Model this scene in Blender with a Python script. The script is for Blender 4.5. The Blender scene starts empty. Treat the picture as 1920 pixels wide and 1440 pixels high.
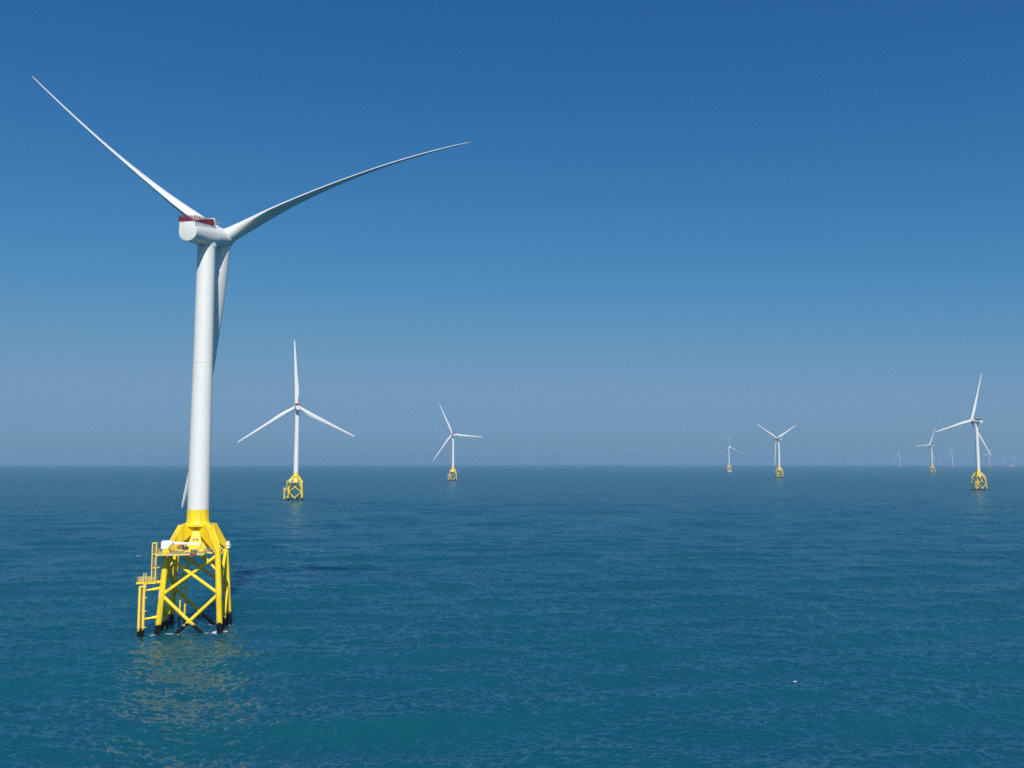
import bpy, math, random
import numpy as np
from mathutils import Vector, Matrix

random.seed(7)
R_ = math.radians
SC = bpy.context.scene
COL = SC.collection

# ------------------------------------------------------------------ camera
CAM_H = 47.7
cam = bpy.data.cameras.new("camera")
cam.sensor_width = 36.0
cam.lens = 36.0 * 1640.0 / 1920.0
cam.clip_start = 1.0
cam.clip_end = 80000.0
cam_o = bpy.data.objects.new("camera", cam)
COL.objects.link(cam_o)
cam_o.location = (0, 0, CAM_H)
cam_o.rotation_euler = (R_(90) + math.atan(145.0 / 1640.0), 0, 0)
SC.camera = cam_o

# ------------------------------------------------------------------ sky, sun
SUN_EL = 42.0
SUN_AZ = 169.5          # clockwise from +Y: the sun stands behind the camera
world = bpy.data.worlds.new("World")
SC.world = world
world.use_nodes = True
wn = world.node_tree
wn.nodes.clear()
sky = wn.nodes.new("ShaderNodeTexSky")
sky.sky_type = 'NISHITA'
sky.sun_disc = False
sky.sun_elevation = R_(SUN_EL)
sky.sun_rotation = R_(SUN_AZ)
sky.altitude = 0.0
sky.air_density = 1.0
sky.dust_density = 0.6
sky.ozone_density = 3.0
# grade the clear sky towards the deep polarised blue of the photograph
sep = wn.nodes.new("ShaderNodeSeparateColor")
comb = wn.nodes.new("ShaderNodeCombineColor")
wn.links.new(sky.outputs[0], sep.inputs[0])
SKY = 0.075
for ch, (pw_, k_, lim_, dist_, glow_) in enumerate(((1.60, 1.00, 0.178, 0.08, 0.34), (1.06, 0.91, 0.328, 0.22, 0.50), (0.62, 0.79, 0.510, 0.06, 0.62))):
    p_ = wn.nodes.new("ShaderNodeMath")
    p_.operation = 'POWER'
    p_.inputs[1].default_value = pw_
    m_ = wn.nodes.new("ShaderNodeMath")
    m_.operation = 'MULTIPLY'
    m_.inputs[1].default_value = k_ * SKY ** (pw_ - 1.0)
    c_ = wn.nodes.new("ShaderNodeMath")
    c_.operation = 'SMOOTH_MIN'
    c_.inputs[1].default_value = lim_ / SKY
    c_.inputs[2].default_value = dist_ / SKY
    wn.links.new(sep.outputs[ch], p_.inputs[0])
    wn.links.new(p_.outputs[0], m_.inputs[0])
    wn.links.new(m_.outputs[0], c_.inputs[0])
    # the brighter sky round the sun keeps its glow
    g_ = wn.nodes.new("ShaderNodeMath")
    g_.operation = 'SUBTRACT'
    g_.inputs[1].default_value = glow_ / SKY
    g2 = wn.nodes.new("ShaderNodeMath")
    g2.operation = 'MAXIMUM'
    g2.inputs[1].default_value = 0.0
    g3 = wn.nodes.new("ShaderNodeMath")
    g3.operation = 'MULTIPLY_ADD'
    g3.inputs[1].default_value = 0.7
    wn.links.new(m_.outputs[0], g_.inputs[0])
    wn.links.new(g_.outputs[0], g2.inputs[0])
    wn.links.new(g2.outputs[0], g3.inputs[0])
    wn.links.new(c_.outputs[0], g3.inputs[2])
    wn.links.new(g3.outputs[0], comb.inputs[ch])
bg = wn.nodes.new("ShaderNodeBackground")
bg.inputs["Strength"].default_value = SKY
wo = wn.nodes.new("ShaderNodeOutputWorld")
wn.links.new(comb.outputs[0], bg.inputs[0])
wn.links.new(bg.outputs[0], wo.inputs[0])

sun = bpy.data.lights.new("sun", 'SUN')
sun.energy = 5.0
sun.angle = R_(0.53)
sun.color = (1.0, 0.95, 0.87)
sun_o = bpy.data.objects.new("sun", sun)
COL.objects.link(sun_o)
sd = Vector((math.sin(R_(SUN_AZ)) * math.cos(R_(SUN_EL)), math.cos(R_(SUN_AZ)) * math.cos(R_(SUN_EL)), math.sin(R_(SUN_EL))))
sun_o.rotation_euler = sd.to_track_quat('Z', 'Y').to_euler()
sun_o.location = (0, -50, 150)

SC.view_settings.view_transform = 'Standard'
SC.view_settings.look = 'None'
SC.view_settings.exposure = 0.0
SC.view_settings.gamma = 1.0
SC.render.engine = 'CYCLES'
SC.cycles.use_denoising = False
SC.cycles.denoiser = 'OPENIMAGEDENOISE'
SC.cycles.denoising_input_passes = 'RGB_ALBEDO_NORMAL'
SC.cycles.max_bounces = 8
SC.cycles.volume_bounces = 1
SC.cycles.transparent_max_bounces = 16
SC.cycles.caustics_reflective = False

# ------------------------------------------------------------------ materials
def mat(name, color, rough=0.5, metallic=0.0, spec=0.5):
    m = bpy.data.materials.new(name)
    m.use_nodes = True
    b = m.node_tree.nodes["Principled BSDF"]
    b.inputs["Base Color"].default_value = (*color, 1)
    b.inputs["Roughness"].default_value = rough
    b.inputs["Metallic"].default_value = metallic
    b.inputs["Specular IOR Level"].default_value = spec
    return m

def N(m, t, **kw):
    n = m.node_tree.nodes.new(t)
    for k, v in kw.items():
        setattr(n, k, v)
    return n

def L(m, a, b):
    m.node_tree.links.new(a, b)

def painted(name, c1, c2, rough=0.42, scale=0.35, streak=True, splash=False, line=2.7, black=(0.006, 0.006, 0.006)):
    """paint with faint weathering; optionally the black growth band at the waterline"""
    m = mat(name, c1, rough)
    b = m.node_tree.nodes["Principled BSDF"]
    tc = N(m, "ShaderNodeTexCoord")
    mp = N(m, "ShaderNodeMapping")
    mp.inputs["Scale"].default_value = (scale * 2.2, scale * 2.2, scale * (0.25 if streak else 2.2))
    L(m, tc.outputs["Object"], mp.inputs["Vector"])
    nz = N(m, "ShaderNodeTexNoise")
    nz.inputs["Scale"].default_value = 1.0
    nz.inputs["Detail"].default_value = 6
    nz.inputs["Roughness"].default_value = 0.62
    L(m, mp.outputs[0], nz.inputs["Vector"])
    rmp = N(m, "ShaderNodeMapRange")
    rmp.inputs["From Min"].default_value = 0.48
    rmp.inputs["From Max"].default_value = 0.75
    L(m, nz.outputs["Fac"], rmp.inputs["Value"])
    mx = N(m, "ShaderNodeMix", data_type='RGBA')
    mx.inputs["A"].default_value = (*c1, 1)
    mx.inputs["B"].default_value = (*c2, 1)
    L(m, rmp.outputs[0], mx.inputs["Factor"])
    out = mx.outputs["Result"]
    if splash:
        sx = N(m, "ShaderNodeSeparateXYZ")
        L(m, tc.outputs["Object"], sx.inputs[0])
        n2 = N(m, "ShaderNodeTexNoise")
        n2.inputs["Scale"].default_value = 0.8
        n2.inputs["Detail"].default_value = 5
        L(m, tc.outputs["Object"], n2.inputs["Vector"])
        ma = N(m, "ShaderNodeMath", operation='MULTIPLY_ADD')
        L(m, n2.outputs["Fac"], ma.inputs[0])
        ma.inputs[1].default_value = -3.2
        L(m, sx.outputs["Z"], ma.inputs[2])
        r2 = N(m, "ShaderNodeMapRange")
        r2.inputs["From Min"].default_value = line - 1.75
        r2.inputs["From Max"].default_value = line - 1.40
        L(m, ma.outputs[0], r2.inputs["Value"])
        # rust coloured fringe just over the growth
        r3 = N(m, "ShaderNodeMapRange")
        r3.inputs["From Min"].default_value = line - 1.5
        r3.inputs["From Max"].default_value = line - 0.5
        r3.inputs["To Min"].default_value = 0.25
        r3.inputs["To Max"].default_value = 0.0
        L(m, ma.outputs[0], r3.inputs["Value"])
        mr = N(m, "ShaderNodeMix", data_type='RGBA')
        L(m, r3.outputs[0], mr.inputs["Factor"])
        L(m, out, mr.inputs["A"])
        mr.inputs["B"].default_value = (0.42, 0.22, 0.05, 1)
        m2 = N(m, "ShaderNodeMix", data_type='RGBA')
        m2.inputs["A"].default_value = (*black, 1)
        L(m, r2.outputs[0], m2.inputs["Factor"])
        L(m, mr.outputs["Result"], m2.inputs["B"])
        out = m2.outputs["Result"]
    L(m, out, b.inputs["Base Color"])
    if splash:
        rg = N(m, "ShaderNodeMapRange")
        rg.inputs["To Min"].default_value = 0.85
        rg.inputs["To Max"].default_value = rough
        L(m, r2.outputs[0], rg.inputs["Value"])
        L(m, rg.outputs[0], b.inputs["Roughness"])
        sg = N(m, "ShaderNodeMapRange")
        sg.inputs["To Min"].default_value = 0.12
        sg.inputs["To Max"].default_value = 0.5
        L(m, r2.outputs[0], sg.inputs["Value"])
        L(m, sg.outputs[0], b.inputs["Specular IOR Level"])
    return m

M_TOWER = painted("white_tower_paint", (0.71, 0.72, 0.70), (0.62, 0.63, 0.60), 0.38, 0.10)
M_BLADE = painted("white_blade_gelcoat", (0.74, 0.75, 0.75), (0.67, 0.68, 0.67), 0.36, 0.12, streak=False)
M_NAC = painted("white_nacelle_paint", (0.72, 0.74, 0.72), (0.63, 0.65, 0.63), 0.36, 0.25)
M_YEL = painted("yellow_jacket_paint", (0.89, 0.65, 0.006), (0.64, 0.39, 0.02), 0.42, 0.35)
M_YELW = painted("yellow_paint_with_black_growth", (0.89, 0.65, 0.006), (0.64, 0.39, 0.02), 0.42, 0.35, splash=True)
M_PALE = painted("pale_yellow_paint", (0.82, 0.64, 0.16), (0.66, 0.50, 0.12), 0.5, 0.5)
M_PALEW = painted("pale_yellow_paint_with_black_growth", (0.84, 0.64, 0.10), (0.62, 0.42, 0.06), 0.5, 0.5, splash=True, line=1.5)
M_GRATE = mat("galvanised_grating", (0.36, 0.35, 0.31), 0.6, 0.3)
M_WHITE = mat("white_equipment_paint", (0.80, 0.80, 0.79), 0.4)
M_RED = mat("dark_red_paint", (0.22, 0.010, 0.018), 0.45)
M_REDSIGN = mat("red_sign_paint", (0.30, 0.02, 0.04), 0.5)
M_DARK = mat("dark_machinery", (0.03, 0.03, 0.035), 0.5)
M_STEEL = mat("grey_steel", (0.42, 0.44, 0.45), 0.4, 0.4)
M_RUST = painted("rusty_ladder", (0.36, 0.17, 0.07), (0.26, 0.11, 0.04), 0.7, 0.6, splash=True, line=1.9)
M_FLANGE = mat("flange_grey", (0.66, 0.67, 0.65), 0.45)

# red wire mesh fence of the roof deck
M_MESH = mat("red_wire_mesh", (0.22, 0.006, 0.013), 0.5)
_b = M_MESH.node_tree.nodes["Principled BSDF"]
_b.inputs["Alpha"].default_value = 0.45

# ------------------------------------------------------------------ mesh builder
class MB:
    def __init__(self):
        self.v = []
        self.f = []
        self.fm = []
        self.mi = 0
        self.off = (0, 0, 0)

    def add(self, vs, fs):
        o = len(self.v)
        a, b, c = self.off
        self.v += [(p[0] + a, p[1] + b, p[2] + c) for p in vs]
        self.f += [tuple(i + o for i in f) for f in fs]
        self.fm += [self.mi] * len(fs)
        return self

    def box(self, x0, x1, y0, y1, z0, z1, M=None):
        vs = [(x0, y0, z0), (x1, y0, z0), (x1, y1, z0), (x0, y1, z0), (x0, y0, z1), (x1, y0, z1), (x1, y1, z1), (x0, y1, z1)]
        if M is not None:
            vs = [M @ Vector(p) for p in vs]
        return self.add(vs, [(0, 3, 2, 1), (4, 5, 6, 7), (0, 1, 5, 4), (1, 2, 6, 5), (2, 3, 7, 6), (3, 0, 4, 7)])

    def tube(self, pts, r, n=12, caps=True):
        pts = [Vector(p) for p in pts]
        rs = r if isinstance(r, (list, tuple)) else [r] * len(pts)
        vs, fs = [], []
        ref = None
        for i, p in enumerate(pts):
            d = (pts[min(i + 1, len(pts) - 1)] - pts[max(i - 1, 0)]).normalized()
            if ref is None:
                ref = Vector((0, 0, 1)) if abs(d.z) < 0.9 else Vector((1, 0, 0))
            a = (ref - d * ref.dot(d)).normalized()
            b = d.cross(a)
            ref = a
            for k in range(n):
                t = 2 * math.pi * k / n
                vs.append(p + (a * math.cos(t) + b * math.sin(t)) * rs[i])
        for i in range(len(pts) - 1):
            for k in range(n):
                k2 = (k + 1) % n
                fs.append((i * n + k, i * n + k2, (i + 1) * n + k2, (i + 1) * n + k))
        if caps:
            fs.append(tuple(range(n - 1, -1, -1)))
            m = (len(pts) - 1) * n
            fs.append(tuple(m + k for k in range(n)))
        return self.add(vs, fs)

    def prism(self, poly, w0, w1, O, D, P):
        """poly of (radial, z); extruded along P by per-vertex half widths (w0 at small radial .. w1)"""
        vs = []
        O, D, P = Vector(O), Vector(D), Vector(P)
        n = len(poly)
        for s in (-1, 1):
            for (r, z, w) in poly:
                vs.append(O + D * r + P * (w * s) + Vector((0, 0, z)))
        fs = [tuple(range(n)), tuple(range(2 * n - 1, n - 1, -1))]
        for i in range(n):
            j = (i + 1) % n
            fs.append((i, i + n, j + n, j))
        return self.add(vs, fs)

    def loft(self, rings, close=True, caps=True):
        n = len(rings[0])
        vs = [p for r in rings for p in r]
        fs = []
        for i in range(len(rings) - 1):
            for k in range(n if close else n - 1):
                k2 = (k + 1) % n
                fs.append((i * n + k, i * n + k2, (i + 1) * n + k2, (i + 1) * n + k))
        if caps:
            fs.append(tuple(range(n - 1, -1, -1)))
            m = (len(rings) - 1) * n
            fs.append(tuple(m + k for k in range(n)))
        return self.add(vs, fs)

    def mesh(self, name, mats, sharp=35):
        me = bpy.data.meshes.new(name)
        me.from_pydata(self.v, [], self.f)
        for m in (mats if isinstance(mats, (list, tuple)) else [mats]):
            me.materials.append(m)
        me.polygons.foreach_set("material_index", self.fm)
        import bmesh
        bm = bmesh.new()
        bm.from_mesh(me)
        bmesh.ops.recalc_face_normals(bm, faces=bm.faces)
        bm.to_mesh(me)
        bm.free()
        me.polygons.foreach_set("use_smooth", [True] * len(me.polygons))
        me.set_sharp_from_angle(angle=R_(sharp))
        me.update()
        return me

    def build(self, name, mats, parent=None, sharp=35):
        o = bpy.data.objects.new(name, self.mesh(name, mats, sharp))
        COL.objects.link(o)
        if parent is not None:
            o.parent = parent
        return o

def lathe(prof, n=48, axis='Z'):
    rings = []
    for (r, z) in prof:
        rg = []
        for k in range(n):
            t = 2 * math.pi * k / n
            if axis == 'Z':
                rg.append((r * math.cos(t), r * math.sin(t), z))
            else:
                rg.append((r * math.sin(t), z, r * math.cos(t)))
        rings.append(rg)
    return rings

def empty(name, label, cat, loc, rz=0.0, group=None):
    o = bpy.data.objects.new(name, None)
    o.empty_display_size = 2
    COL.objects.link(o)
    o.location = loc
    o.rotation_euler = (0, 0, rz)
    o["label"] = label
    o["category"] = cat
    if group:
        o["group"] = group
    return o

# ------------------------------------------------------------------ the sea
R_EARTH = 7.4e6          # earth radius with standard refraction
def drop(x, y):
    return -(x * x + y * y) / (2 * R_EARTH)

rng = np.random.RandomState(11)
WAVES = []
def add_waves(n, l0, l1, slope, az, spread):
    for i in range(n):
        lam = l0 * (l1 / l0) ** ((i + rng.rand()) / n)
        k = 2 * math.pi / lam
        d = R_(az + spread * rng.randn())
        WAVES.append((k, math.sin(d), math.cos(d), slope / k * math.sqrt(2.0 / n) * (0.6 + 0.8 * rng.rand()), 2 * math.pi * rng.rand(), lam))
add_waves(7, 34.0, 60.0, 0.030, 170, 8)
add_waves(10, 18.0, 36.0, 0.100, 166, 8)
add_waves(12, 10.0, 26.0, 0.050, 192, 16)
add_waves(18, 5.0, 12.0, 0.075, 178, 30)
add_waves(26, 2.8, 5.5, 0.120, 178, 38)
add_waves(50, 1.2, 2.8, 0.200, 178, 42)

def waves(x, y, cell=None):
    """height and horizontal offsets of the wave field at world x, y"""
    z = np.zeros_like(x)
    ox = np.zeros_like(x)
    oy = np.zeros_like(x)
    for (k, sx, sy, a, ph, lam) in WAVES:
        w = a
        if cell is not None:
            w = a * np.clip((lam / cell - 1.5) / 1.2, 0, 1)
        p = k * (x * sx + y * sy) + ph
        c = np.cos(p)
        s = np.sin(p)
        z += w * c
        ox -= w * sx * s * 0.7
        oy -= w * sy * s * 0.7
    return z, ox, oy

def sea_height(x, y):
    z, _, _ = waves(np.array([float(x)]), np.array([float(y)]))
    return float(z[0]) + drop(x, y)

def grid_mesh(name, X, Y, Z, wrap=False):
    nr, nc = X.shape
    me = bpy.data.meshes.new(name)
    me.vertices.add(nr * nc)
    co = np.stack([X, Y, Z], -1).astype(np.float32).ravel()
    me.vertices.foreach_set("co", co)
    i = np.arange(nr - 1)[:, None] * nc + np.arange(nc - 1)[None, :]
    q = np.stack([i, i + 1, i + nc + 1, i + nc], -1).reshape(-1)
    nf = (nr - 1) * (nc - 1)
    me.loops.add(nf * 4)
    me.loops.foreach_set("vertex_index", q.astype(np.int32))
    me.polygons.add(nf)
    me.polygons.foreach_set("loop_start", (np.arange(nf) * 4).astype(np.int32))
    me.polygons.foreach_set("loop_total", np.full(nf, 4, np.int32))
    me.polygons.foreach_set("use_smooth", np.ones(nf, bool))
    me.update(calc_edges=True)
    return me

rad = [95.0]
while rad[-1] < 33000.0:
    r = rad[-1]
    rad.append(r + max(0.22, min(r * r * 0.9e-5, r * 0.02)))
rad = np.array(rad)
ang = np.radians(np.linspace(50.0, -50.0, 1660))
RR, AA = np.meshgrid(rad, ang, indexing='ij')
dr = np.gradient(rad)[:, None] * np.ones_like(AA)
cell = np.maximum(dr, RR * (ang[0] - ang[1]))
X0 = RR * np.sin(AA)
Y0 = RR * np.cos(AA)
Z0, OX, OY = waves(X0, Y0, cell)
X = X0 + OX
Y = Y0 + OY
Z = Z0 + drop(X0, Y0)
fine = grid_mesh("sea", X, Y, Z)

# the rest of the sea, outside the finely waved sector, joined into the same object
mb = MB()
rr = [0.0, 30.0, 60.0, 95.0]
# near disc under the camera
nseg = 96
def pt(r, a, dz=0.0):
    x, y = r * math.sin(a), r * math.cos(a)
    return (x, y, drop(x, y) + dz)
vs, fs = [], []
rl = [1.0, 40.0, 97.0]
for r_ in rl:
    for k in range(nseg):
        vs.append(pt(r_, 2 * math.pi * k / nseg, -0.05))
for i in range(len(rl) - 1):
    for k in range(nseg):
        k2 = (k + 1) % nseg
        fs.append((i * nseg + k, i * nseg + k2, (i + 1) * nseg + k2, (i + 1) * nseg + k))
fs.append(tuple(range(nseg)))
mb.add(vs, fs)
vs, fs = [], []
a0, a1 = R_(49.9), R_(310.1)
rl = [90.0 * (33000.0 / 90.0) ** (i / 60.0) for i in range(61)]
for r_ in rl:
    for k in range(121):
        vs.append(pt(r_, a0 + (a1 - a0) * k / 120.0, -0.05))
for i in range(60):
    for k in range(120):
        fs.append((i * 121 + k, i * 121 + k + 1, (i + 1) * 121 + k + 1, (i + 1) * 121 + k))
mb.add(vs, fs)

M_SEA = bpy.data.materials.new("sea_water")
M_SEA.use_nodes = True
m = M_SEA
m.node_tree.nodes.clear()
geo = N(m, "ShaderNodeNewGeometry")
# large slow patches of slightly different water
nzc = N(m, "ShaderNodeTexNoise")
nzc.inputs["Scale"].default_value = 0.012
nzc.inputs["Detail"].default_value = 4
L(m, geo.outputs["Position"], nzc.inputs["Vector"])
mxc = N(m, "ShaderNodeMix", data_type='RGBA')
mxc.inputs["A"].default_value = (0.004, 0.057, 0.095, 1)
mxc.inputs["B"].default_value = (0.003, 0.086, 0.100, 1)
L(m, nzc.outputs["Fac"], mxc.inputs["Factor"])
# ripples: random facet slopes laid on the world position, longer across the wind
def slope_noise(sx, sy, amp, detail=2):
    mp = N(m, "ShaderNodeMapping")
    mp.inputs["Scale"].default_value = (sx, sy, 1)
    mp.inputs["Rotation"].default_value = (0, 0, R_(random.uniform(-12, 12)))
    L(m, geo.outputs["Position"], mp.inputs["Vector"])
    nz = N(m, "ShaderNodeTexNoise")
    nz.noise_dimensions = '2D'
    nz.inputs["Scale"].default_value = 1.0
    nz.inputs["Detail"].default_value = detail
    nz.inputs["Roughness"].default_value = 0.6
    L(m, mp.outputs[0], nz.inputs["Vector"])
    sub = N(m, "ShaderNodeVectorMath", operation='SUBTRACT')
    L(m, nz.outputs["Color"], sub.inputs[0])
    sub.inputs[1].default_value = (0.5, 0.5, 0.5)
    mul = N(m, "ShaderNodeVectorMath", operation='MULTIPLY')
    L(m, sub.outputs[0], mul.inputs[0])
    mul.inputs[1].default_value = (amp * 0.6, amp, 0.0)
    return mul.outputs[0]
s1 = slope_noise(0.55, 1.0, 0.42, 3)
s2 = slope_noise(1.8, 3.6, 0.08, 2)
s3 = slope_noise(0.10, 0.22, 0.40, 3)
s4 = slope_noise(0.020, 0.055, 0.34, 4)
ad = N(m, "ShaderNodeVectorMath", operation='ADD')
L(m, s1, ad.inputs[0])
L(m, s2, ad.inputs[1])
ad3 = N(m, "ShaderNodeVectorMath", operation='ADD')
L(m, s3, ad3.inputs[0])
L(m, s4, ad3.inputs[1])
ad4 = N(m, "ShaderNodeVectorMath", operation='ADD')
L(m, ad.outputs[0], ad4.inputs[0])
L(m, ad3.outputs[0], ad4.inputs[1])
# gusts: patches of stronger and weaker ripples
gmap = N(m, "ShaderNodeMapping")
gmap.inputs["Scale"].default_value = (0.004, 0.012, 1)
L(m, geo.outputs["Position"], gmap.inputs["Vector"])
gn = N(m, "ShaderNodeTexNoise")
gn.noise_dimensions = '2D'
gn.inputs["Scale"].default_value = 1.0
gn.inputs["Detail"].default_value = 5
L(m, gmap.outputs[0], gn.inputs["Vector"])
gr = N(m, "ShaderNodeMapRange")
gr.inputs["From Min"].default_value = 0.3
gr.inputs["From Max"].default_value = 0.7
gr.inputs["To Min"].default_value = 0.55
gr.inputs["To Max"].default_value = 1.35
L(m, gn.outputs["Fac"], gr.inputs["Value"])
gs = N(m, "ShaderNodeVectorMath", operation='SCALE')
L(m, ad4.outputs[0], gs.inputs[0])
L(m, gr.outputs[0], gs.inputs["Scale"])
ad2 = N(m, "ShaderNodeVectorMath", operation='ADD')
L(m, gs.outputs[0], ad2.inputs[0])
L(m, geo.outputs["Normal"], ad2.inputs[1])
nrm = N(m, "ShaderNodeVectorMath", operation='NORMALIZE')
L(m, ad2.outputs[0], nrm.inputs[0])
dif = N(m, "ShaderNodeSubsurfaceScattering", falloff='BURLEY')
L(m, mxc.outputs["Result"], dif.inputs["Color"])
dif.inputs["Scale"].default_value = 1.0
dif.inputs["Radius"].default_value = (8.0, 26.0, 30.0)
glo = N(m, "ShaderNodeBsdfGlossy")
glo.inputs["Color"].default_value = (0.78, 0.93, 1.0, 1)
glo.inputs["Roughness"].default_value = 0.22
L(m, nrm.outputs[0], glo.inputs["Normal"])
# reflectance of a wind roughened sea: the facets one sees lean towards the viewer, so it
# never climbs to the full grazing value of a mirror
lw = N(m, "ShaderNodeLayerWeight")
lw.inputs["Blend"].default_value = 0.5
L(m, nrm.outputs[0], lw.inputs["Normal"])
f1 = N(m, "ShaderNodeMath", operation='SUBTRACT', use_clamp=True)
L(m, lw.outputs["Facing"], f1.inputs[0])
f1.inputs[1].default_value = 0.0
f2 = N(m, "ShaderNodeMath", operation='POWER')
L(m, f1.outputs[0], f2.inputs[0])
f2.inputs[1].default_value = 2.9
cap = N(m, "ShaderNodeMath", operation='MULTIPLY_ADD')
L(m, f2.outputs[0], cap.inputs[0])
cap.inputs[1].default_value = 0.70
cap.inputs[2].default_value = 0.02
lvl = N(m, "ShaderNodeMath", operation='SMOOTH_MIN')
L(m, cap.outputs[0], lvl.inputs[0])
lvl.inputs[1].default_value = 0.34
lvl.inputs[2].default_value = 0.22
mixs = N(m, "ShaderNodeMixShader")
L(m, lvl.outputs[0], mixs.inputs[0])
dif2 = N(m, "ShaderNodeBsdfDiffuse")
L(m, mxc.outputs["Result"], dif2.inputs["Color"])
L(m, nrm.outputs[0], dif2.inputs["Normal"])
body = N(m, "ShaderNodeMixShader")
body.inputs[0].default_value = 0.18
L(m, dif.outputs[0], body.inputs[1])
L(m, dif2.outputs[0], body.inputs[2])
L(m, body.outputs[0], mixs.inputs[1])
L(m, glo.outputs[0], mixs.inputs[2])
osea = N(m, "ShaderNodeOutputMaterial")
L(m, mixs.outputs[0], osea.inputs["Surface"])

import bmesh
bm = bmesh.new()
bm.from_mesh(fine)
tmp = bpy.data.meshes.new("tmp")
tmp.from_pydata(mb.v, [], mb.f)
tmp.polygons.foreach_set("use_smooth", [True] * len(tmp.polygons))
bm.from_mesh(tmp)
bm.to_mesh(fine)
bm.free()
bpy.data.meshes.remove(tmp)
fine.materials.append(M_SEA)
# every face must look up
sea = bpy.data.objects.new("sea", fine)
COL.objects.link(sea)
sea["kind"] = "structure"

# ------------------------------------------------------------------ wind turbine
JROT = R_(9.27)
HUB_Z = 115.25
TILT = R_(6.46)
R_ROT = 83.5
OVER = 9.1

def leg_at(sx, sy, z):
    h = 8.30 - 0.0638 * z
    return Vector((sx * h, sy * h, z))

def blade_mesh(name, pitch, pb, ib, cone=R_(1.0)):
    """local axes: Z along the span, Y upwind, X clockwise seen from behind"""
    tab = [(0.024, 4.45, 1.00, 0), (0.05, 4.45, 1.0, 0), (0.085, 4.5, .90, 12), (0.13, 4.85, .76, 12), (0.18, 5.3, .60, 11), (0.23, 5.45, .50, 9),
           (0.30, 5.0, .42, 7), (0.40, 4.3, .37, 5), (0.50, 3.65, .32, 3), (0.60, 3.1, .29, 1.5), (0.70, 2.7, .28, .5), (0.80, 2.3, .28, 0),
           (0.88, 1.95, .27, -.5), (0.94, 1.6, .26, -.5), (0.975, 1.2, .26, 0), (0.992, .8, .25, 0), (1.0, .25, .25, 0)]
    S = np.array([t[0] for t in tab])
    ss = np.concatenate([np.linspace(0.024, 0.9, 40), np.linspace(0.92, 1.0, 12)])
    n = 28
    rings = []
    for s in ss:
        ch = np.interp(s, S, [t[1] for t in tab])
        th = np.interp(s, S, [t[2] for t in tab])
        tw = np.interp(s, S, [t[3] for t in tab])
        be = R_(pitch + tw)
        g = s ** 2.2
        cx = ib * g
        cy = R_ROT * s * math.tan(cone) + pb * g
        cz = R_ROT * s
        circ = min(1.0, max(0.0, (th - 0.45) / 0.5))
        ax = 0.5 * circ + 0.33 * (1 - circ)
        rg = []
        for k in range(n):
            t = 2 * math.pi * k / n
            xc = 0.5 * (1 + math.cos(t))
            yt = 5 * th * (0.2969 * math.sqrt(xc) - 0.1260 * xc - 0.3516 * xc ** 2 + 0.2843 * xc ** 3 - 0.1015 * xc ** 4)
            cam_ = 0.03 * (1 - circ) * 4 * xc * (1 - xc)
            ya = cam_ + (yt if t <= math.pi else -yt)
            yc = 0.5 * th * math.sin(t)
            y_ = ya * (1 - circ) + yc * circ
            lx = (ax - xc) * ch           # towards the leading edge
            ly = y_ * ch                  # towards the suction side
            # leading edge dir = cosb*(-X)+sinb*Y ; suction dir = cosb*(-Y)+sinb*(-X)
            px = -math.cos(be) * lx - math.sin(be) * ly
            py = math.sin(be) * lx - math.cos(be) * ly
            rg.append((cx + px, cy + py, cz))
        rings.append(rg)
    return MB().loft(rings).mesh(name, M_BLADE, 60)

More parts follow.
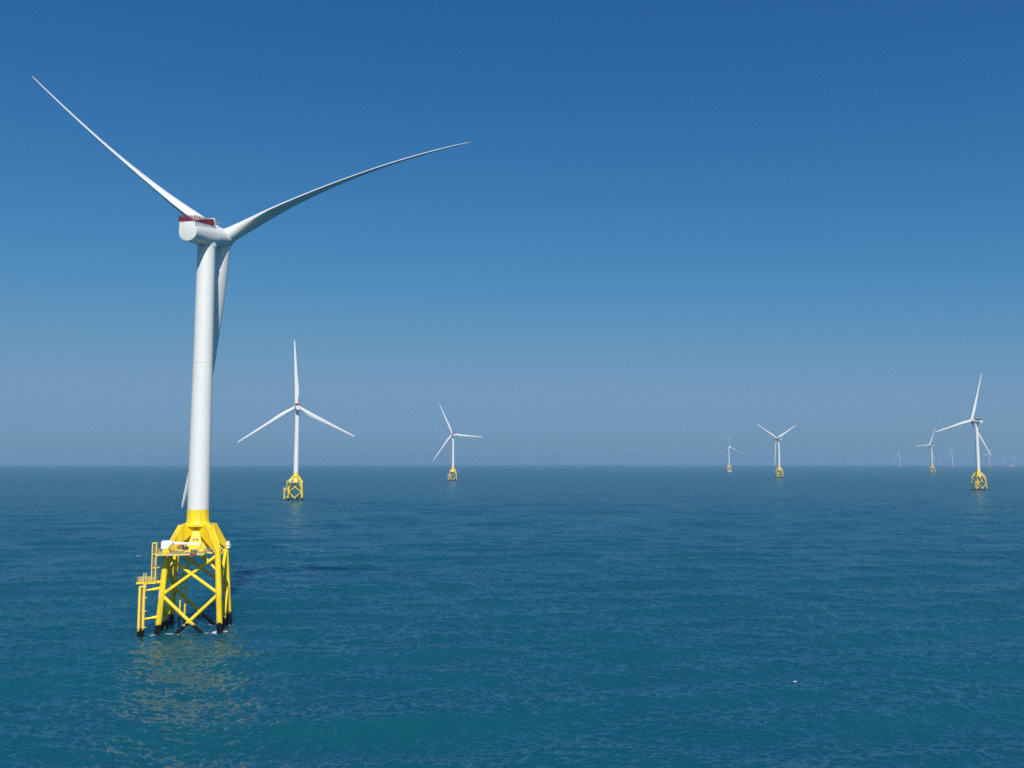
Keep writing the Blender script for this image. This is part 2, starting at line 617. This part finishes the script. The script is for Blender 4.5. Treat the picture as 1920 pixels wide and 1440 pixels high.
# --- parts in the turbine's own frame (z = 0 at the water, front face of the jacket = -Y) ---
def build_turbine():
    root = empty("wind_turbine", "", "wind turbine", (0, 0, 0), JROT)
    # tower
    mb = MB()
    prof = [(3.06, 33.8), (3.01, 52.7), (3.025, 52.72), (3.025, 52.95), (3.01, 52.97), (2.83, 76.6), (2.855, 76.62), (2.855, 76.95), (2.83, 76.97), (2.55, 111.3), (2.60, 111.35), (2.60, 112.2)]
    mb.loft(lathe(prof, 64))
    tower = mb.build("tower", M_TOWER, root, 14)
    # thin grey bolt flanges
    for z, r in ((52.83, 3.028), (76.78, 2.862)):
        MB().loft(lathe([(r - .03, z - .10), (r, z - .09), (r, z + .09), (r - .03, z + .10)], 64)).build("flange", M_FLANGE, tower)
    # transition piece
    mb = MB()
    mb.loft(lathe([(3.65, 29.55), (3.36, 29.95), (3.13, 30.5), (3.08, 33.78)], 64))
    s = 3.85
    oct_ = [(-s, -s + 1.0), (-s + 1.0, -s), (s - 1.0, -s), (s, -s + 1.0), (s, s - 1.0), (s - 1.0, s), (-s + 1.0, s), (-s, s - 1.0)]
    mb.loft([[(x, y, 29.05) for x, y in oct_], [(x, y, 29.64) for x, y in oct_]])
    mb.box(-1.5, 1.5, -1.5, 1.5, 26.8, 29.2)
    # skirt below the column: a steep pyramid
    for rot in (0, 1):
        rings = []
        for hx_, hy_, z in ((2.45, 3.2, 21.95), (.80, 2.35, 28.0), (.80, 1.6, 28.9)):
            q4 = [(-hx_, -hy_, z), (hx_, -hy_, z), (hx_, hy_, z), (-hx_, hy_, z)]
            rings.append(q4 if not rot else [(-y * .995, x * .995, zz) for x, y, zz in q4])
        mb.loft(rings)
    tp = mb.build("transition_piece", M_YEL, root)
    q = 1 / math.sqrt(2)
    for sx, sy in ((-1, -1), (1, -1), (1, 1), (-1, 1)):
        poly = [(1.25, 29.6, 1.2), (5.45, 29.6, 1.2), (9.95, 22.9, 0.85), (10.0, 22.0, 0.8), (9.1, 22.0, 0.85), (8.7, 22.5, .88), (1.25, 27.7, 1.15)]
        mb = MB()
        mb.prism(poly, 0, 0, (0, 0, 0), (sx * q, sy * q, 0), (-sy * q, sx * q, 0))
        # raised lip along both edges of the sloping top plate
        for w in (-1, 1):
            D = Vector((sx * q, sy * q, 0)); P = Vector((-sy * q, sx * q, 0))
            a_ = D * 5.45 + P * (w * 1.21) + Vector((0, 0, 29.58)); b_ = D * 9.95 + P * (w * .86) + Vector((0, 0, 22.88))
            mb.tube([a_, b_], .07, 6)
        arm = mb.build("sloping_arm", M_YEL, tp)
    # skirt hatches (dark openings on the front face)
    for (x0, x1, zz, hh) in ((-.75, .75, 25.35, .30), (-.75, -.35, 24.95, .38), (.4, .75, 24.95, .38), (1.25, 1.55, 23.6, .25), (1.4, 1.7, 22.9, .25)):
        yy = -(2.35 + (28.0 - zz) * (.85 / 6.05)) - .04
        MB().box(x0, x1, yy - .03, yy + .25, zz, zz + hh).build("hatch", M_RUST, tp)
    # jacket legs
    for sx, sy in ((-1, -1), (1, -1), (1, 1), (-1, 1)):
        mb = MB()
        mb.tube([leg_at(sx, sy, -6), leg_at(sx, sy, 9.6), leg_at(sx, sy, 9.9), leg_at(sx, sy, 11.9), leg_at(sx, sy, 12.2), leg_at(sx, sy, 22.4)],
                [.82, .82, .88, .88, .82, .82], 24)
        mb.build("jacket_leg", M_YELW, root, 50)
    # X braces: upper and lower tier on the four faces
    faces = [((-1, -1), (1, -1)), ((1, -1), (1, 1)), ((1, 1), (-1, 1)), ((-1, 1), (-1, -1))]
    for fa, fb in faces:
        for z0, z1 in ((10.6, 21.3), (-5.0, 10.6)):
            for a_, b_ in ((fa, fb), (fb, fa)):
                p0, p1 = leg_at(*a_, z0), leg_at(*b_, z1)
                MB().tube([p0, p1], .47 if z0 > 0 else .50, 16).build("brace", M_YELW, root, 50)
    # J tubes
    def bend(p0, p1, p2, n=10):
        p0, p1, p2 = Vector(p0), Vector(p1), Vector(p2)
        return [p0 * (1 - t) ** 2 + p1 * 2 * t * (1 - t) + p2 * t * t for t in [i / n for i in range(n + 1)]]
    MB().tube(bend((-0.3, 1.0, 21.6), (-1.2, 1.6, 18.6), (-3.0, 2.6, 17.0), 8) + bend((-3.0, 2.6, 17.0), (-4.6, 3.4, 15.6), (-4.8, 3.6, 12.0), 6)[1:] + [Vector((-5.2, 4.2, -4))], .26, 12).build("cable_tube", M_YELW, root, 60)
    MB().tube(bend((0.4, .6, 21.6), (1.4, 1.0, 18.4), (4.6, 2.2, 18.0), 10) + [Vector((5.6, 4.0, 16.5)), Vector((6.2, 5.2, 14.0)), Vector((6.6, 5.6, -4))], .26, 12).build("cable_tube", M_YELW, root, 60)
    MB().tube([Vector((-3.6, 5.2, 21.6)), Vector((-4.0, 5.4, -4))], .3, 12).build("cable_tube", M_YELW, root, 60)
    MB().tube([Vector((1.9, -4.0, 21.6)), leg_at(1, -1, 16.6)], .36, 12).build("strut", M_YELW, root, 60)
    # work deck
    mb = MB()
    mb.box(-8.45, 4.15, -12.45, -9.0, 21.92, 22.26)
    mb.box(-9.3, 3.75, -8.998, -5.6, 21.90, 22.24)
    mb.box(-6.0, 6.0, -5.6, 6.0, 21.62, 21.92)
    for x in (-8.2, -5.5, -2.5, 0.5, 3.4):
        mb.box(x - .12, x + .12, -12.2, -5.5, 21.5, 21.895)
    deck = mb.build("work_deck", M_PALE, root)
    MB().box(-8.3, 3.6, -12.3, -5.75, 22.264, 22.29).build("grating", M_GRATE, deck)
    MB().box(.35, 2.2, -12.53, -12.453, 21.88, 22.32).build("red_plate", M_REDSIGN, deck)
    mb = MB()
    def fence(pts, h, r=.035, step=1.3, rails=(.36, .7, 1.0)):
        for i in range(len(pts) - 1):
            a_, b_ = Vector(pts[i]), Vector(pts[i + 1])
            for f_ in rails:
                mb.tube([a_ + Vector((0, 0, h * f_)), b_ + Vector((0, 0, h * f_))], r, 6)
            n_ = max(1, int((b_ - a_).length / step))
            for k in range(n_ + 1):
                p = a_.lerp(b_, k / n_)
                mb.tube([p, p + Vector((0, 0, h))], r * 1.15, 6)
    fence([(-9.1, -5.8, 22.24), (-9.1, -8.9, 22.24), (-8.3, -8.95, 22.24), (-8.3, -12.3, 22.27), (4.0, -12.3, 22.27), (3.6, -5.8, 22.24)], 1.15)
    mb.build("railing", M_PALE, deck)
    mb = MB()
    fence([(3.4, -5.4, 21.93), (5.2, -5.4, 21.93)], 1.1, .05, .5)
    mb.build("railing", M_STEEL, deck)
    # bent white hoop and box at the right hand corners
    hp = leg_at(1, -1, 22.4)
    mb = MB()
    mb.tube([hp + Vector((.2 + 1.25 * math.sin(t), -.1, .1 + 1.15 * math.cos(t))) for t in [i * math.pi / 12 for i in range(13)]], .10, 8)
    mb.build("hoop_rail", M_PALE, root, 60)
    c = leg_at(1, 1, 22.6)
    mb = MB()
    mb.box(c.x + .2, c.x + 1.25, c.y - .9, c.y + .3, 22.75, 23.95)
    mb.box(c.x + .5, c.x + 1.2, c.y - .7, c.y + .2, 21.9, 22.7)
    mb.build("equipment_box", M_WHITE, root)
    mb = MB()
    mb.tube([c + Vector((1.1 + .5 * math.sin(t), -1.0, .1 + .7 * math.cos(t))) for t in [i * math.pi / 10 for i in range(11)]], .06, 8)
    mb.build("hoop_rail", M_WHITE, root, 60)
    # deck crane with its boom laid down
    mb = MB(); mb.off = (0.55, -2.7, 0.22)
    mb.box(-7.8, -5.7, -9.0, -7.4, 22.06, 22.55)
    mb.box(-7.55, -5.95, -8.85, -7.55, 22.55, 23.45)
    crane = mb.build("crane", M_YEL, root)
    mb = MB(); mb.off = (0.55, -2.7, 0.22)
    pr = [(-7.95, 23.45), (-7.95, 25.35), (-7.65, 25.65), (-5.6, 25.65), (-4.7, 25.2), (-5.5, 24.4), (-6.2, 23.45)]
    mb.loft([[(x, -9.0, z) for x, z in pr], [(x, -7.4, z) for x, z in pr]])
    mb.build("crane_housing", M_WHITE, crane)
    mb = MB(); mb.off = (0.55, -2.7, 0.22)
    pr = [(-5.3, 25.3), (1.8, 24.95), (2.3, 24.6), (2.2, 24.1), (1.7, 24.4), (-5.0, 24.65)]
    mb.loft([[(x, -8.55, z) for x, z in pr], [(x, -7.85, z) for x, z in pr]])
    mb.build("crane_boom", M_WHITE, crane)
    mb = MB(); mb.off = (0.55, -2.7, 0.22)
    mb.tube([(-4.9, -8.2, 24.6), (-3.4, -8.2, 22.75), (-1.0, -8.2, 23.1)], .14, 8)
    mb.tube([(-1.9, -8.2, 24.4), (-1.9, -8.2, 22.1)], .16, 8)
    mb.build("boom_rest", M_PALE, crane)
    mb = MB(); mb.off = (0.55, -2.7, 0.22)
    mb.tube([(-2.9, -8.6, 23.85), (-2.9, -7.8, 23.85)], .5, 14)
    mb.build("winch", M_RUST, crane)
    mb = MB(); mb.off = (0.55, -2.7, 0.22)
    mb.box(-2.3, -.9, -8.5, -7.6, 22.9, 23.9)
    mb.build("power_pack", M_DARK, root)
    mb = MB(); mb.off = (0.55, -2.7, 0.22)
    mb.box(-.2, 1.5, -8.4, -7.2, 22.06, 23.0)
    mb.build("cabinet", M_DARK, root)
    mb = MB(); mb.off = (0.55, -2.7, 0.22)
    mb.box(-.4, 1.9, -8.55, -7.05, 23.15, 23.4)
    for x in (-.3, 1.7):
        mb.tube([(x, -8.4, 22.06), (x, -8.4, 23.15)], .08, 6)
        mb.tube([(x, -7.2, 22.06), (x, -7.2, 23.15)], .08, 6)
    mb.tube([(1.8, -8.5, 23.3), (2.6, -8.6, 24.0)], .08, 6)
    mb.build("canopy", M_PALE, root)
    # tall caged ladder from the lower platform to the deck
    mb = MB()
    for x, y in ((-10.3, -8.7), (-9.25, -8.7), (-10.3, -7.6), (-9.25, -7.6)):
        mb.tube([(x, y, 14.5), (x, y, 25.1)], .17, 8)
    for z in (18.2, 21.9, 25.0):
        for a_, b_ in (((-10.3, -8.7), (-9.25, -8.7)), ((-9.25, -8.7), (-9.25, -7.6)), ((-9.25, -7.6), (-10.3, -7.6)), ((-10.3, -7.6), (-10.3, -8.7))):
            mb.tube([(*a_, z), (*b_, z)], .12, 6)
    mb.tube([(-9.25, -7.6, 18.2), leg_at(-1, -1, 18.2)], .14, 8)
    cage = mb.build("ladder_tower", M_PALE, root)
    mb = MB()
    for i in range(34):
        z = 14.6 + i * .31
        mb.tube([(-10.2, -8.1, z), (-9.35, -8.1, z)], .06, 5)
    mb.box(-10.2, -9.35, -7.98, -7.92, 14.6, 24.6)
    mb.build("ladder", M_GRATE, cage)
    # lower platform
    mb = MB()
    mb.box(-14.1, -9.0, -9.3, -6.9, 13.95, 14.5)
    mb.tube([(-9.4, -8.0, 14.2), leg_at(-1, -1, 14.2)], .42, 14)
    plat = mb.build("lower_platform", M_YEL, root)
    mb = MB()
    fence([(-9.1, -9.2, 14.5), (-14.0, -9.2, 14.5), (-14.0, -7.0, 14.5), (-9.1, -7.0, 14.5)], 1.15, .05, .9)
    mb.build("railing", M_PALE, plat)
    # boat landing
    bl = MB()
    bl.tube([(-13.05, -9.4, 13.2), (-11.9, -9.4, 13.2)], .28, 10)
    landing = bl.build("boat_landing", M_YEL, root)
    for z in (4.55, 12.3):
        lg = leg_at(-1, -1, z)
        bl = MB()
        bl.tube([(-11.75, -9.0, z - .15), (-9.6, -8.5, z + .05)], .30, 12)
        bl.tube([(-9.9, -8.5, z + .02), (lg.x, lg.y, z + .25)], .42, 14)
        bl.build("landing_arm", M_YEL, landing)
    MB().tube([(-13.05, -9.4, -5), (-13.05, -9.4, 13.3)], .36, 16).build("fender", M_PALEW, landing, 60)
    mb = MB()
    mb.tube([(-11.9, -9.4, -5), (-11.9, -9.4, 13.9)], .36, 16)
    mb.build("fender", M_PALEW, landing, 60)
    mb = MB()
    for x in (-12.05, -11.45):
        mb.tube([(x, -9.75, 13.0), (x, -9.75, 17.0)], .14, 8)
    mb.build("ladder_stile", M_PALE, landing, 60)
    mb = MB()
    mb.box(-12.75, -12.25, -9.2, -9.14, -1.0, 13.0)
    for i in range(45):
        z = -.5 + i * .3
        mb.tube([(-12.75, -9.3, z), (-12.25, -9.3, z)], .05, 5)
    mb.build("ladder", M_RUST, landing)
    for z in (2.2, 6.6, 10.2):
        MB().tube([(-12.4, -9.5, z), (-11.15, -9.3, z)], .13, 6).build("rung_bracket", M_PALEW, landing)
    # white marker plate on the front left leg
    rings = []
    for z in (9.95, 10.6, 11.2, 11.85):
        c_ = leg_at(-1, -1, z)
        rings.append([(c_.x + .885 * math.cos(t), c_.y + .885 * math.sin(t), z) for t in [R_(165 + i * 10) for i in range(8)]])
    MB().loft(rings, close=False, caps=False).build("marker_plate", M_WHITE, root, 60)

    # nacelle: local Y along the shaft towards the rotor
    nac = MB()
    def ring(y, rx, rz_, ex=2.25, zc=0.0, n=48):
        out = []
        for k in range(n):
            t = 2 * math.pi * k / n
            cx, sz = math.cos(t), math.sin(t)
            out.append((rx * math.copysign(abs(cx) ** (2 / ex), cx), y, zc + rz_ * math.copysign(abs(sz) ** (2 / ex), sz)))
        return out
    nac.loft([ring(-10.25, .3, .3, 2, -.5), ring(-10.2, 2.2, 2.1, 2.1, -.5), ring(-10.12, 2.72, 2.62, 2.2, -.5), ring(-9.9, 2.86, 2.74, 2.2, -.5), ring(-8.5, 2.92, 2.80, 2.2, -.46), ring(-5, 2.95, 2.9, 2.4, -.45), ring(-3, 2.98, 3.05, 2.5, -.5), ring(1.6, 3.02, 3.15, 2.5, -.4), ring(2.4, 3.1, 3.1, 2.3, -.1), ring(6.6, 3.1, 3.1, 2, 0), ring(6.75, 2.7, 2.7, 2, 0)])
    nacelle = nac.build("nacelle", M_NAC, root, 30)
    nacelle.location = (0, 0, HUB_Z)
    mb = MB()
    mb.loft(lathe([(2.60, -4.0), (2.66, -3.9), (2.66, -3.3), (2.62, -2.6)], 48))
    mb.build("yaw_collar", M_NAC, nacelle, 40)
    # box on the roof carrying the red fenced deck
    mb = MB()
    pr = [(-10.05, .6), (-10.05, 2.5), (.1, 2.5), (1.7, .9), (1.7, .6)]
    mb.loft([[(-2.55, y, z) for y, z in pr], [(2.55, y, z) for y, z in pr]])
    house = mb.build("roof_box", M_NAC, nacelle)
    mb = MB()
    mb.box(-2.65, 2.65, -10.12, .35, 2.504, 2.60)
    for i in range(9):
        y = -9.6 + i * 1.15
        mb.box(2.553, 2.64, y - .06, y + .06, 2.05, 2.503)
        mb.box(-2.64, -2.553, y - .06, y + .06, 2.05, 2.503)
    for i in range(5):
        x = -2.1 + i * 1.05
        mb.box(x - .06, x + .06, -10.13, -10.053, 2.1, 2.503)
    mb.build("roof_deck", M_RED, nacelle)
    mb = MB()
    fence([(2.6, .3, 2.6), (2.6, -10.05, 2.6), (-2.6, -10.05, 2.6), (-2.6, .3, 2.6)], 1.5, .05, 1.1, (.5, 1.0))
    fence([(2.6, .3, 2.6), (2.6, -10.05, 2.6), (-2.6, -10.05, 2.6), (-2.6, .3, 2.6)], .12, .07, 2.0, (1.0,))
    mb.build("deck_railing", M_RED, nacelle)
    mb = MB()
    mb.box(2.585, 2.605, -10.0, .3, 2.66, 3.95)
    mb.box(-2.605, -2.585, -10.0, .3, 2.66, 3.95)
    mb.box(-2.55, 2.55, -10.06, -10.04, 2.66, 3.95)
    mb.build("mesh_panel", M_MESH, nacelle)
    mb = MB()
    mb.box(-2.5, 2.4, .05, .45, 2.62, 4.55)
    cooler = mb.build("cooler", M_RED, nacelle)
    mb = MB()
    mb.box(-2.6, 2.5, -.05, .6, 4.553, 4.80)
    mb.box(2.403, 2.62, -.05, .6, 2.62, 4.553)
    mb.tube([(2.5, .6, 3.6), (2.5, 1.6, 1.1)], .13, 8)
    mb.tube([(-2.4, .6, 3.6), (-2.4, 1.6, 1.1)], .13, 8)
    mb.build("cooler_frame", M_WHITE, cooler)
    mb = MB()
    mb.box(-1.6, .8, -3.2, -1.4, 2.62, 3.9)
    mb.build("roof_cabinet", M_DARK, nacelle)
    mb = MB()
    mb.tube([(2.2, .6, 4.2), (2.2, 4.0, 3.9)], .07, 6)
    mb.tube([(2.2, .6, 3.3), (2.2, 3.6, 3.9)], .06, 6)
    mb.tube([(2.2, 4.0, 3.75), (2.2, 4.0, 4.4)], .08, 6)
    mb.build("wind_vane", M_STEEL, nacelle)

    # hub, its centre at the origin of its own frame, Y upwind
    mb = MB()
    hp_ = [(2.72, -3.2), (2.95, -2.9), (3.02, -1.5), (3.0, .6), (2.75, 1.7), (2.2, 2.6), (1.4, 3.2), (.6, 3.45), (.05, 3.5)]
    mb.loft(lathe(hp_, 48, 'Y'))
    hub = mb.build("hub", M_NAC, root, 40)
    return root, nacelle, hub

def set_nacelle(root, nacelle, hub, yaw, phase):
    """yaw: clockwise from +Y, where the rotor points; phase: first blade, clockwise seen from behind"""
    loc = -yaw - JROT
    nacelle.rotation_euler = (0, 0, 0)
    m = Matrix.Rotation(loc, 4, 'Z') @ Matrix.Rotation(TILT, 4, 'X')
    nacelle.matrix_basis = Matrix.Translation((0, 0, HUB_Z)) @ m
    h = Matrix.Translation((0, 0, HUB_Z)) @ m @ Matrix.Translation((0, OVER, 0)) @ Matrix.Rotation(phase, 4, 'Y')
    hub.matrix_basis = h

def add_blades(hub, meshes):
    for k in range(3):
        o = bpy.data.objects.new("blade", meshes[k])
        COL.objects.link(o)
        o.parent = hub
        o.rotation_euler = (0, k * 2 * math.pi / 3, 0)
        mb = MB()
        mb.loft(lathe([(2.25, 2.0), (2.40, 2.1), (2.42, 2.75), (2.26, 2.85)], 40))
        # blade root collar stays with the hub's look
        c = mb.build("root_collar", M_NAC, hub, 50)
        c.rotation_euler = o.rotation_euler

GROUP = "offshore wind turbines on yellow jackets"
root, nacelle, hub = build_turbine()
root["label"] = "largest and nearest white wind turbine on a yellow jacket, its blades turned edge on"
root["group"] = GROUP
root.location = (-91.25, 256.62, drop(91.25, 256.62))
set_nacelle(root, nacelle, hub, 0.2205, -0.9416)

def copy_tree(o, parent=None, skip=()):
    c = o.copy()
    COL.objects.link(c)
    if parent is not None:
        c.parent = parent
        c.matrix_parent_inverse = o.matrix_parent_inverse
    for ch in list(o.children):
        if ch.name.split(".")[0] not in skip:
            copy_tree(ch, c, skip)
    return c

SMALL = {"hatch", "red_plate", "hoop_rail", "winch", "boom_rest", "rung_bracket", "marker_plate", "wind_vane", "roof_cabinet", "ladder_stile", "power_pack", "cabinet", "canopy", "flange"}
TINY = SMALL | {"railing", "grating", "crane", "crane_housing", "crane_boom", "ladder", "fender", "equipment_box", "cable_tube", "strut", "deck_railing", "mesh_panel", "cooler", "cooler_frame",
                "root_collar", "yaw_collar", "lower_platform", "ladder_tower", "boat_landing", "sloping_arm", "work_deck", "roof_box"}
op_blade = blade_mesh("blade", 6.0, 1.2, 0.0)
FAR = [  # x, y, yaw deg, phase deg, label, detail
    (-267.4, 1087.6, -19.5, -3.6, "second largest wind turbine, one blade pointing straight up, beside the largest one", SMALL),
    (-147.8, 2200.6, -20.3, -25.6, "small wind turbine left of centre with one blade lying level to the right", SMALL),
    (792.4, 2604.7, -21.1, -59.9, "small wind turbine right of centre with two blades raised in a Y", SMALL),
    (1051.7, 4254.5, 56.1, -8.0, "small wind turbine with a white boat at the foot of its jacket", SMALL),
    (1741.7, 3641.5, -27.9, 25.1, "small wind turbine just left of the big one near the right edge", SMALL),
    (779.0, 1468.3, -24.6, 15.6, "biggest wind turbine at the right, its boat landing facing the viewer", SMALL),
    (3806.4, 7588.5, -33.0, -3.2, "hazy wind turbine between the small sharp one and the biggest one at the right", TINY),
    (3831.1, 8673.4, -38.0, 2.9, "hazy wind turbine standing alone left of the sharp ones at the right", TINY),
    (4674.0, 8600.0, -14.0, 32.0, "faint wind turbine under the low blade tip of the biggest right hand one", TINY),
    (5951.0, 10400.0, -20.0, -10.0, "faint wind turbine at the very right edge, just right of the red ship", TINY),
    (5432.0, 12500.0, -25.0, 10.0, "barely visible wind turbine, leftmost of the faint ones on the right horizon", TINY),
    (6338.0, 13000.0, -22.0, 45.0, "faintest wind turbine, lost in haze just right of the small sharp right hand one", TINY),
    (7573.0, 13500.0, -18.0, 70.0, "barely visible wind turbine just left of the red ship", TINY),
]
for (x, y, yaw, ph, lab, skip) in FAR:
    r = copy_tree(root, None, skip)
    r["label"] = lab
    r.location = (x, y, drop(x, y))
    nb = next(c for c in r.children if c.name.startswith("nacelle"))
    hb = next(c for c in r.children if c.name.startswith("hub"))
    set_nacelle(r, nb, hb, R_(yaw), R_(ph))
    for k in range(3):
        o = bpy.data.objects.new("blade", op_blade)
        COL.objects.link(o)
        o.parent = hb
        o.rotation_euler = (0, k * 2 * math.pi / 3, 0)
# the near turbine stands idle, blades feathered and bending under their own weight
near = [blade_mesh("blade", 80.0, -6.4 + dp, 8.015 + di, 0.0167) for dp, di in ((1.15, -.99), (-.80, 5.17), (-2.12, -4.18))]
add_blades(hub, near)

# ------------------------------------------------------------------ boats
def service_boat(x, y, rz, label, scale=1.0, group=None):
    t = empty("boat", label, "boat", (x, y, drop(x, y)), rz, group)
    mb = MB()
    def sec(xx, w, zt, zb):
        return [(xx, -w, zt), (xx, -w * .8, zb), (xx, w * .8, zb), (xx, w, zt)]
    mb.loft([sec(-9, 3.0, 1.7, -.8), sec(0, 3.2, 1.8, -.9), sec(6, 2.7, 2.2, -.7), sec(9.5, .9, 2.8, .2)])
    h = mb.build("hull", mat("boat_hull_white", (.72, .74, .76), .4), t)
    mb = MB()
    mb.loft([[(-3.5, -2.2, 1.75), (-3.5, 2.2, 1.75), (3.2, 2.2, 1.85), (3.2, -2.2, 1.85)], [(-3.0, -1.9, 5.0), (-3.0, 1.9, 5.0), (1.6, 1.9, 5.0), (1.6, -1.9, 5.0)]])
    w = mb.build("wheelhouse", M_WHITE, t)
    MB().box(-2.4, 1.75, -2.03, 2.03, 3.6, 4.3).build("window_band", M_DARK, w)
    mb = MB()
    mb.tube([(-1.5, 0, 5.0), (-1.5, 0, 8.2)], .15, 6)
    mb.tube([(-1.5, -1, 7.2), (-1.5, 1, 7.2)], .1, 6)
    mb.build("mast", M_WHITE, t)
    t.scale = (scale,) * 3
    return t
service_boat(1051.0 * .9957 - 2.0, 4215.0, R_(200), "small white crew boat beside the jacket of a far turbine", 1.15)
service_boat(-3458.0, 8764.0, R_(170), "tiny white boat on the left horizon beside the tall tower", 1.2)
sx_, sy_ = 4442.0 * .9957, 7800.0
ship = empty("ship", "red hulled ship with white superstructure on the right horizon", "ship", (sx_, sy_, drop(sx_, sy_)), R_(-28))
mb = MB()
def sec(xx, w, zt, zb):
    return [(xx, -w, zt), (xx, -w * .85, zb), (xx, w * .85, zb), (xx, w, zt)]
mb.loft([sec(-31, 6, 10, 1), sec(-26, 7, 9, -2), sec(12, 7.2, 9, -2), sec(24, 5.5, 11, -2), sec(31, 1, 13, 2)])
mb.build("hull", mat("ship_hull_red", (.55, .06, .06), .5), ship)
mb = MB()
mb.box(10, 21, -6, 6, 9.2, 15)
mb.box(12, 20, -5, 5, 15, 21)
br = mb.build("superstructure", M_WHITE, ship)
MB().box(19.8, 20.15, -4.6, 4.6, 17.6, 19.4).build("window_band", M_DARK, br)
MB().tube([(15, 0, 21), (15, 0, 31)], .5, 8).build("mast", M_WHITE, ship)
mb = MB()
mb.tube([(-18, 0, 9), (-18, 0, 18)], .8, 8)
mb.tube([(-18, 0, 17), (-5, 0, 14)], .5, 8)
mb.build("deck_crane", M_WHITE, ship)

# ------------------------------------------------------------------ foam
M_FOAM = mat("sea_foam", (0.74, 0.77, 0.78), 0.8)
m = M_FOAM
b = m.node_tree.nodes["Principled BSDF"]
geo = N(m, "ShaderNodeNewGeometry")
fn = N(m, "ShaderNodeTexNoise")
fn.inputs["Scale"].default_value = 1.9
fn.inputs["Detail"].default_value = 6
fn.inputs["Roughness"].default_value = 0.7
L(m, geo.outputs["Position"], fn.inputs["Vector"])
at = N(m, "ShaderNodeAttribute", attribute_name="cover")
am = N(m, "ShaderNodeMath", operation='MULTIPLY_ADD')
L(m, at.outputs["Fac"], am.inputs[0])
am.inputs[1].default_value = 0.42
L(m, fn.outputs["Fac"], am.inputs[2])
ar = N(m, "ShaderNodeMapRange")
ar.inputs["From Min"].default_value = 0.66
ar.inputs["From Max"].default_value = 0.98
L(m, am.outputs[0], ar.inputs["Value"])
L(m, ar.outputs[0], b.inputs["Alpha"])
fv, ff, fc = [], [], []
def foam_patch(x, y, w, d, rot, seed, lift=.05, core=1.0):
    """lacy foam lying on the water: cover is densest in the middle and thins to nothing at the rim"""
    r = random.Random(seed)
    n = 18
    o = len(fv)
    c_, s_ = math.cos(rot), math.sin(rot)
    fv.append((x, y, sea_height(x, y) + lift)); fc.append(core)
    for q_, cv in ((.35, core * .85), (.7, core * .45), (1.0, 0.0)):
        for k in range(n):
            t = 2 * math.pi * k / n
            q2 = q_ * r.uniform(.8, 1.15)
            lx, ly = w * .5 * math.cos(t) * q2, d * .5 * math.sin(t) * q2
            px, py = x + lx * c_ - ly * s_, y + lx * s_ + ly * c_
            fv.append((px, py, sea_height(px, py) + lift)); fc.append(cv)
    for k in range(n):
        k2 = (k + 1) % n
        ff.append((o, o + 1 + k, o + 1 + k2))
        for ring in (0, 1):
            a_ = o + 1 + ring * n
            ff.append((a_ + k, a_ + n + k, a_ + n + k2, a_ + k2))
def jl(lx, ly):
    c_, s_ = math.cos(JROT), math.sin(JROT)
    return -91.25 + lx * c_ - ly * s_, 256.62 + lx * s_ + ly * c_
for i, (lx, ly, w, d, cr) in enumerate([
        (-9.1, -9.0, 3.2, 2.4, .95), (-7.9, -7.4, 2.6, 2.4, .75), (-4.5, -8.4, 4.6, 2.4, .9), (-5.8, -8.6, 2.4, 1.8, .7), (-3.0, -9.4, 4.0, 2.2, .5),
        (4.4, -8.3, 3.4, 2.4, .95), (3.0, -9.2, 3.6, 2.0, .6), (6.9, -8.3, 2.4, 4.2, 1.0), (9.6, -7.8, 3.2, 2.6, .85), (7.6, -10.0, 3.0, 2.2, .5),
        (8.8, 7.2, 2.8, 3.2, .7), (3.6, 7.5, 3.4, 2.6, .75), (-4.2, 7.6, 3.0, 2.4, .7), (-13.4, -9.8, 1.8, 1.5, .6), (-11.4, -9.9, 1.9, 1.5, .65),
        (-8.4, 4.0, 2.8, 3.0, .7), (-8.5, -4.2, 2.4, 3.0, .75), (8.4, 4.2, 2.4, 3.0, .7), (8.4, -4.2, 2.4, 3.0, .7), (0, -9.5, 9.0, 3.5, .25), (0, 0, 12, 9, .22)]):
    x, y = jl(lx, ly)
    foam_patch(x, y, w, d, JROT, 1000 + i, .05, cr)
# breaking crests out on the open water
for i, (x, y, w, cr) in enumerate([(61.9, 196.5, .95, 1.1), (62.4, 196.8, .7, .8), (-188.3, 449.6, 4.6, 1.2), (-190.5, 450.4, 3.0, 1.0), (323.0, 650.4, 3.4, .85),
                                   (-101.0, 470.0, 2.2, .8), (140.0, 420.0, 1.6, .75), (-20.0, 300.0, 1.2, .7)]):
    foam_patch(x, y, w, w * .75, .25, 2000 + i, .07, cr)
me = bpy.data.meshes.new("foam")
me.from_pydata(fv, [], ff)
at_ = me.attributes.new("cover", 'FLOAT', 'POINT')
at_.data.foreach_set("value", fc)
me.polygons.foreach_set("use_smooth", [True] * len(me.polygons))
me.materials.append(M_FOAM)
foam = bpy.data.objects.new("foam", me)
COL.objects.link(foam)
foam["kind"] = "stuff"

# ------------------------------------------------------------------ haze
hz = MB().box(-36000, 36000, -36000, 36000, -120, 204)
M_HAZE = bpy.data.materials.new("haze")
M_HAZE.use_nodes = True
nt = M_HAZE.node_tree
nt.nodes.clear()
pv = nt.nodes.new("ShaderNodeVolumePrincipled")
pv.inputs["Color"].default_value = (0.56, 0.79, 0.96, 1)
pv.inputs["Density"].default_value = 1.0e-4
pv.inputs["Anisotropy"].default_value = 0.30
ou = nt.nodes.new("ShaderNodeOutputMaterial")
nt.links.new(pv.outputs[0], ou.inputs["Volume"])
haze = hz.build("haze", M_HAZE)
haze["kind"] = "stuff"
